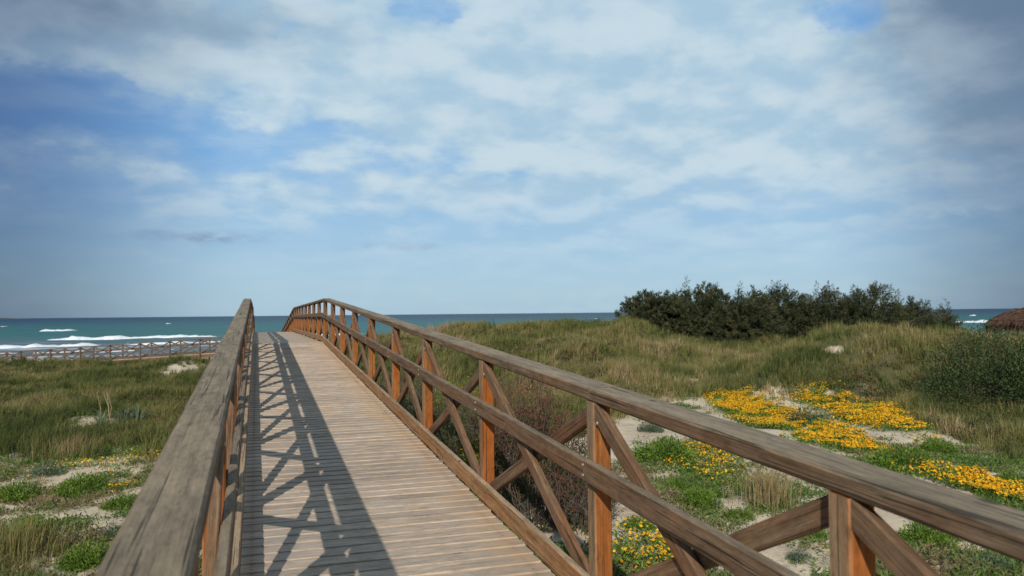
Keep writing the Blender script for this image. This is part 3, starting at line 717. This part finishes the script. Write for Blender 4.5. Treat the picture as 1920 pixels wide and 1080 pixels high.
# ------------------------------------------------------------------ yellow flower patches
PATCHES = [  # ellipses (column, row, half width px, half height px), blossom density, label
    ([(1395, 762, 45, 22), (1440, 785, 60, 20), (1500, 805, 55, 17), (1590, 835, 45, 14)], 210, 'long orange-yellow flower patch running down the sand beside the upper handrail'),
    ([(1540, 748, 40, 14), (1610, 765, 65, 20), (1640, 790, 45, 18)], 200, 'orange-yellow flower patch on the sandy slope right of the long patch'),
    ([(1195, 1045, 60, 35), (1235, 1020, 35, 18)], 120, 'yellow flower patch at the bottom behind the second railing post'),
    ([(1340, 862, 42, 18)], 90, 'small yellow and green flower patch just under the handrail at centre right'),
    ([(1800, 905, 40, 20), (1850, 915, 45, 18), (1900, 935, 40, 16)], 170, 'yellow flower patch above the nearest handrail at the right edge'),
    ([(1345, 900, 35, 14), (1280, 885, 25, 10)], 60, 'sparse yellow flower patch around the green cushions by the second post'),
    ([(1530, 830, 55, 10)], 140, 'narrow orange flower strip on sand against the handrail'),
    ([(1720, 830, 40, 9), (1700, 890, 40, 9)], 60, 'thin scatter of yellow flowers round the broad green cushion'),
    ([(1590, 1060, 45, 18)], 45, 'few yellow flowers behind the foot of the nearest post'),
    ([(150, 880, 50, 9), (250, 868, 40, 12)], 24, 'thin yellow flower patch at the front of the left grass'),
    ([(185, 903, 30, 8), (245, 915, 30, 10)], 30, 'small yellow flower patch beside the left handrail'),
    ([(30, 905, 30, 8)], 25, 'little yellow flower patch at the left edge of the sand'),
]
for k, (ells, dens, lab) in enumerate(PATCHES):
    r = np.random.default_rng(300 + k); PX, PY = [], []
    for (px, py, rx, ry) in ells:
        x0, y0 = at(px, py); s0, t0 = to_st(x0, y0); sx = rx / F * t0
        x1, y1 = at(px, py + ry); x2, y2 = at(px, py - ry); st_ = min(abs(to_st(x2, y2)[1] - to_st(x1, y1)[1]) / 2, 2.4)
        m_ = int(dens * 7.5 * math.pi * sx * st_); a = r.uniform(0, 2 * np.pi, m_); q_ = np.sqrt(r.random(m_)) * 1.22 * (1 + r.normal(0, .16, m_))
        X, Y = from_st(s0 + np.cos(a) * q_ * sx, t0 + np.sin(a) * q_ * st_); PX.append(X); PY.append(Y)
    X = np.concatenate(PX); Y = np.concatenate(PY)
    keep = fbm(X, Y, 0.7, 81 + (5 if k == 2 else 0)) + 0.35 * fbm(X, Y, 0.16, 91) > 0.54; X, Y = X[keep], Y[keep]
    cx, cy = float(X.mean()), float(Y.mean()); cz = gz(cx, cy)
    root = empty('flower_patch', (cx, cy, cz)); tag(root, lab, 'flowers', 'yellow flower patches on the sand')
    H = 0.04 + 0.20 * fbm(X, Y, 0.6, 95) * r.uniform(.5, 1.1, len(X)); Zg = ground(X, Y)
    n_ = len(X); lo = np.stack([X - cx, Y - cy, Zg - cz + H * r.uniform(.1, 1.1, n_)], 1)
    D = unit(np.stack([r.normal(0, .8, n_), r.normal(0, .8, n_), np.abs(r.normal(.6, .4, n_))], 1))
    V, q4, ti = cards(lo, D, r.uniform(.05, .10, n_), r.uniform(.018, .034, n_), np.clip(r.normal(.5, .25, n_), 0, 1), r)
    link('leaves', np_mesh('leaves', V, [q4], ti), M_green, root)
    b_ = r.random(n_) < (0.78 if dens >= 170 else 0.45) * sstep(fbm(X, Y, 0.42, 105), .12, .40) * sstep(fbm(X, Y, 0.9, 97 + (3 if k == 2 else 0)) + .25 * fbm(X, Y, .2, 99), .36, .58); X, Y, H, Zg = X[b_], Y[b_], H[b_], Zg[b_]; n_ = len(X)
    ctr = np.stack([X - cx, Y - cy, Zg - cz + H + 0.03], 1); ph = r.uniform(0, 6.28, n_)
    nrm = unit(np.stack([r.normal(-.25, .5, n_), r.normal(-.35, .5, n_), np.ones(n_)], 1)); a1 = unit(np.cross(nrm, np.array([0.3, 1, 0.1]))); a2 = np.cross(nrm, a1)
    rd = r.uniform(.010, .027, n_); ring = []
    for q_ in range(8):
        aa = ph + q_ * np.pi / 4; rr = rd * (1.0 if q_ % 2 == 0 else 0.72)
        ring.append(ctr + a1 * (np.cos(aa) * rr)[:, None] + a2 * (np.sin(aa) * rr)[:, None] + nrm * 0.004)
    V = np.stack([ctr] + ring, 1).reshape(-1, 3); k9 = np.arange(n_)[:, None] * 9
    T3 = np.concatenate([k9 + np.array([[0, 1 + q_, 1 + (q_ + 1) % 8]]) for q_ in range(8)])
    link('blossoms', np_mesh('blossoms', V, [T3], np.repeat(np.clip(r.normal(.5, .36, n_), 0, 1), 9)), M_bloom, root)

# ------------------------------------------------------------------ junipers on the dune
def juniper(px, t, wid, hgt, seed, lab, spikes=6, tilt=0.0, fl=1.0):
    r = np.random.default_rng(seed); x0, y0, z0 = place(px, t); z0 -= 0.15
    root = empty('juniper_bush', (x0, y0, z0)); tag(root, lab, 'bush', 'dark junipers on the dune')
    rx = wid / 2; mb = MB()
    limbs = []
    for k in range(9):
        a = r.uniform(0, 6.28); e = r.uniform(0.35, 1.2); L = hgt * r.uniform(.55, .9)
        tip = np.array([math.cos(a) * math.cos(e) * rx * .8, math.sin(a) * math.cos(e) * rx * .7, L * math.sin(e)])
        mb.tube([(0, 0, 0), tip * .4 + r.normal(0, .08, 3), tip * .75 + r.normal(0, .1, 3), tip], [.09, .06, .035, .012], 6)
    mb.build('trunk', M_bark, root, smooth=True)
    npl = int(56.0 * wid * hgt / fl)                                     # arching plumes, each a feather of branchlets
    d_ = unit(r.normal(size=(npl, 3)) * np.array([1, 1, .8])); d_[:, 2] = np.where(d_[:, 2] < -0.1, -d_[:, 2], d_[:, 2])
    k = r.uniform(.30, 1.0, npl) ** 0.6
    lump = 0.80 + 0.40 * fbm(d_[:, 0] * 3 + seed, d_[:, 2] * 3 + d_[:, 1] * 2, 1.0, seed)
    O = d_ * (k * lump * .88)[:, None] * np.array([rx, rx * .8, hgt * .92]); O[:, 2] = np.maximum(O[:, 2], -.1)
    bd = unit(d_ * np.array([1.0, 1.0, .7]) + np.array([.15 + tilt, 0, .20]) + r.normal(0, .28, d_.shape)); bl = r.uniform(.38, .74, npl) * fl; npl_ = npl
    used = 0
    for q_ in range(spikes):                                       # feathery leaders along the top, a few plumes each
        a = r.uniform(-1, 1); o3 = np.array([a * rx * .75, r.uniform(-.4, .4), hgt * (.74 - .28 * a * a)]); d3 = unit(np.array([r.normal(.3, .35), 0, 1.0]))
        for q2 in range(6):
            O[used] = o3 + r.normal(0, .12, 3) - np.array([0, 0, .10 * q2]); bd[used] = unit(d3 + r.normal(0, .22, 3)); bl[used] = r.uniform(.85, 1.15) * (1 - .09 * q2); used += 1
    nsb, nc = 15, 5
    kb = np.tile(np.linspace(.08, 1, nsb), npl); I = np.repeat(np.arange(npl), nsb)
    droop = np.zeros((len(I), 3)); droop[:, 2] = -.28 * (kb ** 2) * bl[I] * np.clip(1.1 - bd[I][:, 2], 0, 1)
    base_ = O[I] + bd[I] * (kb * bl[I])[:, None] + droop
    sd_ = unit(unit(np.cross(bd[I], r.normal(size=(len(I), 3)))) * .75 + bd[I] * .8 + np.array([0, 0, -.12]))
    sl2 = .34 * (1.05 - .75 * kb) * bl[I]
    kc = np.tile(np.linspace(.1, 1, nc), len(I)); J_ = np.repeat(np.arange(len(I)), nc); N_ = len(J_)
    Pn = base_[J_] + sd_[J_] * (kc * sl2[J_])[:, None] + r.normal(0, .012, (N_, 3))
    D = unit(sd_[J_] + unit(r.normal(size=(N_, 3))) * .42)
    ptint = np.clip(.46 + .7 * (lump - 1.0) + r.normal(0, .16, npl) + (r.random(npl) > .94) * .3, 0, 1)
    ti = np.clip(ptint[I][J_] + .18 * (kb[J_] - .5) + r.normal(0, .09, N_), 0, 1)
    V, q4, ti = cards(Pn, D, r.uniform(.10, .20, N_), r.uniform(.018, .032, N_), ti, r)
    link('crown', np_mesh('crown', V, [q4], ti), M_juniper, root)
juniper(1232, 45.0, 4.8, 3.0, 1, 'low rounded juniper at the left end of the dark clump', 0, 0, .6)
juniper(1312, 46.5, 5.4, 4.0, 2, 'broad rounded dark juniper second from the left end of the clump', 2, .05, .65)
juniper(1395, 44.0, 4.8, 3.7, 8, 'dark juniper in front of the tall one, its foot lowest in the grass hollow', 1, .05, .7)
juniper(1458, 47.0, 5.6, 4.45, 3, 'tallest dense dark juniper in the middle of the clump', 6, .05, .8)
juniper(1548, 46.0, 5.0, 3.95, 4, 'dark juniper with thin upright leaders right of the tallest one', 6, .15, .9)
juniper(1632, 45.5, 4.6, 3.7, 5, 'loose juniper with feathery leaning leaders toward the right of the clump', 6, .25)
juniper(1708, 46.0, 3.4, 3.0, 6, 'lower open juniper leaning right near the sea gap', 4, .4)
juniper(1768, 46.5, 2.1, 1.9, 7, 'smallest juniper at the right end beside the surf', 4, .5)

# ------------------------------------------------------------------ leafy shrubs at the right
def leafy(px, t, wid, hgt, seed, lab):
    r = np.random.default_rng(seed); x0, y0, z0 = place(px, t)
    root = empty('leafy_shrub', (x0, y0, z0 - .1)); tag(root, lab, 'shrub', 'grey-green shrubs on the right slope')
    rx = wid / 2; mb = MB()
    for k in range(26):
        d_ = unit(np.array([r.normal(), r.normal(), abs(r.normal(.5, .5)) + .15])); tip = d_ * np.array([rx * .92, rx * .75, hgt * .92])
        mb.tube([(0, 0, 0), tip * .5 + r.normal(0, .07, 3), tip], [.035, .02, .006], 5)
    mb.build('stems', M_bark, root, smooth=True)
    n_ = int(6400 * wid * hgt / 4.0)
    d_ = unit(r.normal(size=(n_, 3))); d_[:, 2] = np.abs(d_[:, 2]) - 0.05; k = r.uniform(.25, 1, n_) ** .4
    lump = .72 + .55 * fbm(d_[:, 0] * 4 + seed, d_[:, 2] * 4 + d_[:, 1] * 3, 1.0, seed, 3)
    Pn = d_ * (k * lump)[:, None] * np.array([rx, rx * .8, hgt]) + r.normal(0, .05, (n_, 3))
    D = unit(d_ * .6 + r.normal(0, .7, d_.shape) + np.array([0, 0, .4]))
    ti = np.clip(.42 + .9 * (fbm(Pn[:, 0] + 9, Pn[:, 2] * 1.0 + Pn[:, 1], .5, seed + 2) - .5) + r.normal(0, .17, n_), 0, 1)
    V, q4, ti = cards(Pn, D, r.uniform(.05, .10, n_), r.uniform(.022, .04, n_), ti, r)
    link('foliage', np_mesh('foliage', V, [q4], ti), M_shrubleaf, root)
leafy(1840, 22.5, 4.0, 2.45, 31, 'wide grey-green leafy shrub on the right slope')
leafy(1965, 21.0, 3.0, 2.6, 32, 'taller grey-green leafy shrub cut by the right edge')

# ------------------------------------------------------------------ twiggy shrubs against the bridge
def twiggy(px, t, wid, hgt, seed, lab, mat, nleaf, group, twigs=95, base=None):
    r = np.random.default_rng(seed); x0, y0, z0 = place(px, t)
    root = empty('twiggy_shrub', (x0, y0, z0 - .05)); tag(root, lab, 'shrub', group)
    mb = MB(); ends = []; rx = wid / 2
    for k in range(twigs):
        a = r.uniform(0, 6.28); q_ = math.sqrt(r.random()); tip = np.array([math.cos(a) * rx * q_, math.sin(a) * rx * q_ * .8, hgt * (1 - .35 * q_ * q_) * r.uniform(.6, 1.05)])
        b0 = np.array([math.cos(a) * rx * .45 * q_, math.sin(a) * rx * .4 * q_, 0]) + r.normal(0, .06, 3) * np.array([1, 1, 0]); m1 = b0 + (tip - b0) * .45 + np.array([0, 0, -.05]) + r.normal(0, .10, 3); m2 = b0 + (tip - b0) * .75 + r.normal(0, .08, 3)
        mb.tube([b0, m1, m2, tip], [.010, .007, .005, .002], 4); ends.append((m1, m2, tip))
        for q2 in range(4):
            st2 = m1 + (tip - m1) * r.uniform(.1, .8); e2 = st2 + (tip - m1) * .22 + r.normal(0, .19, 3)
            mb.tube([st2, e2], [.004, .0015], 3); ends.append((st2, (st2 + e2) / 2, e2))
    mb.build('twigs', M_bark, root)
    P_, D_ = [], []
    for _ in range(nleaf):
        a, b_, c_ = ends[r.integers(len(ends))]; f_ = r.random(); p = a + (c_ - a) * f_
        P_.append(p + r.normal(0, .02, 3)); D_.append((c_ - a) / (np.linalg.norm(c_ - a) + 1e-6) * .6 + r.normal(0, .6, 3))
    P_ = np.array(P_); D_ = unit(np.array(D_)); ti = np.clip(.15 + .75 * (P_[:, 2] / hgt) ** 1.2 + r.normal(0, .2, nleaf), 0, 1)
    V, q4, ti = cards(P_, D_, r.uniform(.03, .07, nleaf), r.uniform(.010, .02, nleaf), ti, r)
    link('foliage', np_mesh('foliage', V, [q4], ti), mat, root)
GT = 'twiggy shrubs beside the bridge'
twiggy(1000, 11.0, 1.7, 2.25, 41, 'dark twiggy shrub with red tips behind the railing between second and third posts', M_redleaf, 6000, GT, 85)
twiggy(950, 13.2, 2.0, 2.1, 42, 'dark twiggy shrub with sparse red tips behind the third post', M_redleaf, 4600, GT, 80)
twiggy(868, 14.5, 2.0, 1.5, 43, 'dark bare twiggy shrub low behind the third and fourth posts', M_shrubleaf, 5200, GT, 80)
twiggy(800, 17.5, 2.2, 1.5, 44, 'olive twiggy shrub behind the fourth and fifth posts', M_shrubleaf, 5200, GT, 80)
twiggy(1075, 10.6, 1.3, 1.0, 45, 'low twiggy shrub at the foot of the second post', M_redleaf, 1500, GT, 80)
twiggy(735, 22.0, 2.6, 1.7, 46, 'olive twiggy shrub behind the sixth post', M_shrubleaf, 3000, GT, 100)

# a bushy yellow-flowering herb behind the railing
def flowering(px, t, wid, hgt, seed, lab):
    r = np.random.default_rng(seed); x0, y0, z0 = place(px, t); root = empty('flowering_shrub', (x0, y0, z0)); tag(root, lab, 'shrub')
    n_ = 3000; d_ = unit(r.normal(size=(n_, 3))); d_[:, 2] = np.abs(d_[:, 2]); k = r.random(n_) ** .4; lump = .75 + .5 * fbm(d_[:, 0] * 3 + 5, d_[:, 1] * 3 + d_[:, 2] * 2, 1, seed)
    Pn = d_ * (k * lump)[:, None] * np.array([wid / 2, wid / 2, hgt]); D = unit(d_ + r.normal(0, .6, d_.shape) + np.array([0, 0, .4]))
    V, q4, ti = cards(Pn, D, r.uniform(.05, .11, n_), r.uniform(.016, .03, n_), np.clip(r.normal(.45, .2, n_), 0, 1), r); link('foliage', np_mesh('foliage', V, [q4], ti), M_green, root)
    top = Pn[(d_[:, 2] > .35) & (k > .75)][:260]; n_ = len(top); P2 = np.repeat(top, 5, 0); D2 = unit(np.stack([np.tile(np.cos(np.arange(5) * 1.257), n_), np.tile(np.sin(np.arange(5) * 1.257), n_), np.full(5 * n_, .35)], 1))
    V, q4, ti = cards(P2 + np.array([0, 0, .05]), D2, .03, .02, np.repeat(np.clip(r.normal(.5, .25, n_), 0, 1), 5), r); link('blossoms', np_mesh('blossoms', V, [q4], ti), M_bloom, root)
flowering(862, 19.0, 1.6, 1.35, 51, 'bushy green shrub topped with yellow blossoms behind the fourth post')
flowering(905, 12.6, 1.0, 0.85, 52, 'low yellow-green flowering shrub among dark twigs behind the third post')
flowering(1030, 12.6, 1.1, 0.8, 53, 'low green flowering shrub behind the red-tipped twiggy shrub')

# dry straw tuft and other single tufts on the sand
def tuft(px, py, hgt, wid, n_, seed, warm, lab, name='grass_tuft'):
    r = np.random.default_rng(seed); x0, y0 = at(px, py); z0 = gz(x0, y0)
    rr = np.abs(r.normal(0, wid / 2.6, n_)); ph = r.uniform(0, 6.28, n_); H = hgt * r.uniform(.55, 1.1, n_)
    V, q4, t3, ti = blades(np.cos(ph) * rr, np.sin(ph) * rr, np.zeros(n_), H, np.where(r.random(n_) < .6, ph, .6), np.clip(r.normal(.25, .15, n_), 0, 1), r.uniform(.004, .010, n_), np.clip(r.normal(warm, .12, n_), 0, 1), r)
    o = link(name, np_mesh(name, V, [q4, t3], ti), M_grass); o.location = (x0, y0, z0); tag(o, lab, 'grass tuft', 'single grass tufts on the sand')
tuft(1440, 945, 0.62, 0.75, 520, 61, .80, 'upright straw-coloured grass tuft on sand between the handrail and middle rail')
tuft(1160, 770, 0.75, 1.4, 500, 62, .55, 'olive grass tuft beside the upper handrail where bare sand begins')
tuft(140, 850, 0.55, 1.2, 480, 63, .78, 'reddish straw grass tuft at the front edge of the left grass')
tuft(30, 1040, 0.55, 1.2, 600, 64, .62, 'brown grass tuft in the lower left corner')
tuft(1700, 770, 0.6, 1.2, 420, 65, .6, 'olive brown grass tuft above the second flower patch')

# rosette of strap leaves in the left grass
r = np.random.default_rng(70); x0, y0 = at(190, 800); root = empty('strap_leaf_plant', (x0, y0, gz(x0, y0)))
tag(root, 'grey-green plant with strap leaves and dry flower stalks by the sand scar in left grass', 'plant')
n_ = 70; ph = r.uniform(0, 6.28, n_); off_ = r.choice([0, 1, 2], n_); ox = np.array([0, .5, .95])[off_]; oy = np.array([0, .2, -.1])[off_]
V, q4, t3, ti = blades(ox + .03 * np.cos(ph), oy + .03 * np.sin(ph), np.zeros(n_), r.uniform(.4, .75, n_), ph, np.clip(r.normal(.75, .25, n_), .1, 1.2), r.uniform(.03, .05, n_), np.clip(r.normal(.6, .25, n_), 0, 1), r)
link('leaves', np_mesh('leaves', V, [q4, t3], ti), M_pale, root)
mb = MB()
for k in range(4):
    p = np.array([r.uniform(-.15, .5), r.uniform(-.1, .2), 0]); mb.tube([p, p + (r.normal(0, .05), 0, .5), p + (r.normal(0, .1) - .1, 0, .95)], [.012, .010, .006], 5)
mb.build('flower_stalks', wood('dry_stalk', (0.45, 0.36, 0.22), (0.36, 0.27, 0.15), (0.22, 0.16, 0.09), (0.36, 0.26, 0.13), 0.2), root)

# ------------------------------------------------------------------ thatched beach shelter at the right edge
x0, y0, z0 = place(1958, 52.0)
zt = 1.6 + (580 - 583) / F * 52 + 0.05
hut = empty('thatched_shelter', (x0, y0, z0)); tag(hut, 'brown thatched beach shelter behind the grass at the right edge', 'shelter')
r = np.random.default_rng(90); ra, eave, apex = 3.2, zt - 0.85 - z0, zt - z0 + 0.12
mb = MB()
for k in range(6):
    a = k * math.pi / 3 + .3; mb.tube([(math.cos(a) * ra * .8, math.sin(a) * ra * .8, -.3), (math.cos(a) * ra * .8, math.sin(a) * ra * .8, eave + .15)], [.07, .06], 8)
    mb.build('post', M_post, hut); mb = MB()
mb = MB(); nr = 40
for q_ in range(5):
    pass
ring = []
for q_, f_ in enumerate(np.linspace(0.02, 1, 6)):
    ring.append([np.array((math.cos(2 * math.pi * k / nr) * ra * f_, math.sin(2 * math.pi * k / nr) * ra * f_, apex - (apex - eave) * f_ ** 2.6 + .03 * math.sin(k * 2.7))) for k in range(nr)])
mb._ring(ring, list(np.linspace(0, 1, 6)), .3, caps=False)
roof = mb.build('roof', M_straw, hut, smooth=True)
n_ = 9000; ph = r.uniform(0, 6.28, n_); f_ = np.sqrt(r.uniform(.02, 1, n_)); Pn = np.stack([np.cos(ph) * ra * f_, np.sin(ph) * ra * f_, apex - (apex - eave) * f_ ** 2.6 + .04], 1)
D = unit(np.stack([np.cos(ph), np.sin(ph), -(.25 + .75 * f_)], 1) + r.normal(0, .14, (n_, 3)))
V, q4, ti = cards(Pn, D, r.uniform(.3, .6, n_), r.uniform(.03, .06, n_), np.clip(r.normal(.5, .28, n_), 0, 1), r)
n2 = 3200; ph = r.uniform(0, 6.28, n2); fr = np.stack([np.cos(ph) * ra * .97, np.sin(ph) * ra * .97, eave + r.uniform(-.15, .25, n2)], 1)      # hanging fringe
D2 = unit(np.stack([np.cos(ph) * .3, np.sin(ph) * .3, -np.ones(n2)], 1) + r.normal(0, .12, (n2, 3)))
V2, q2, t2 = cards(fr, D2, r.uniform(.4, .95, n2), r.uniform(.03, .07, n2), np.clip(r.normal(.4, .28, n2), 0, 1), r)
link('straw', np_mesh('straw', np.concatenate([V, V2]), [np.concatenate([q4, q2 + len(V)])], np.concatenate([ti, t2])), M_straw, roof)
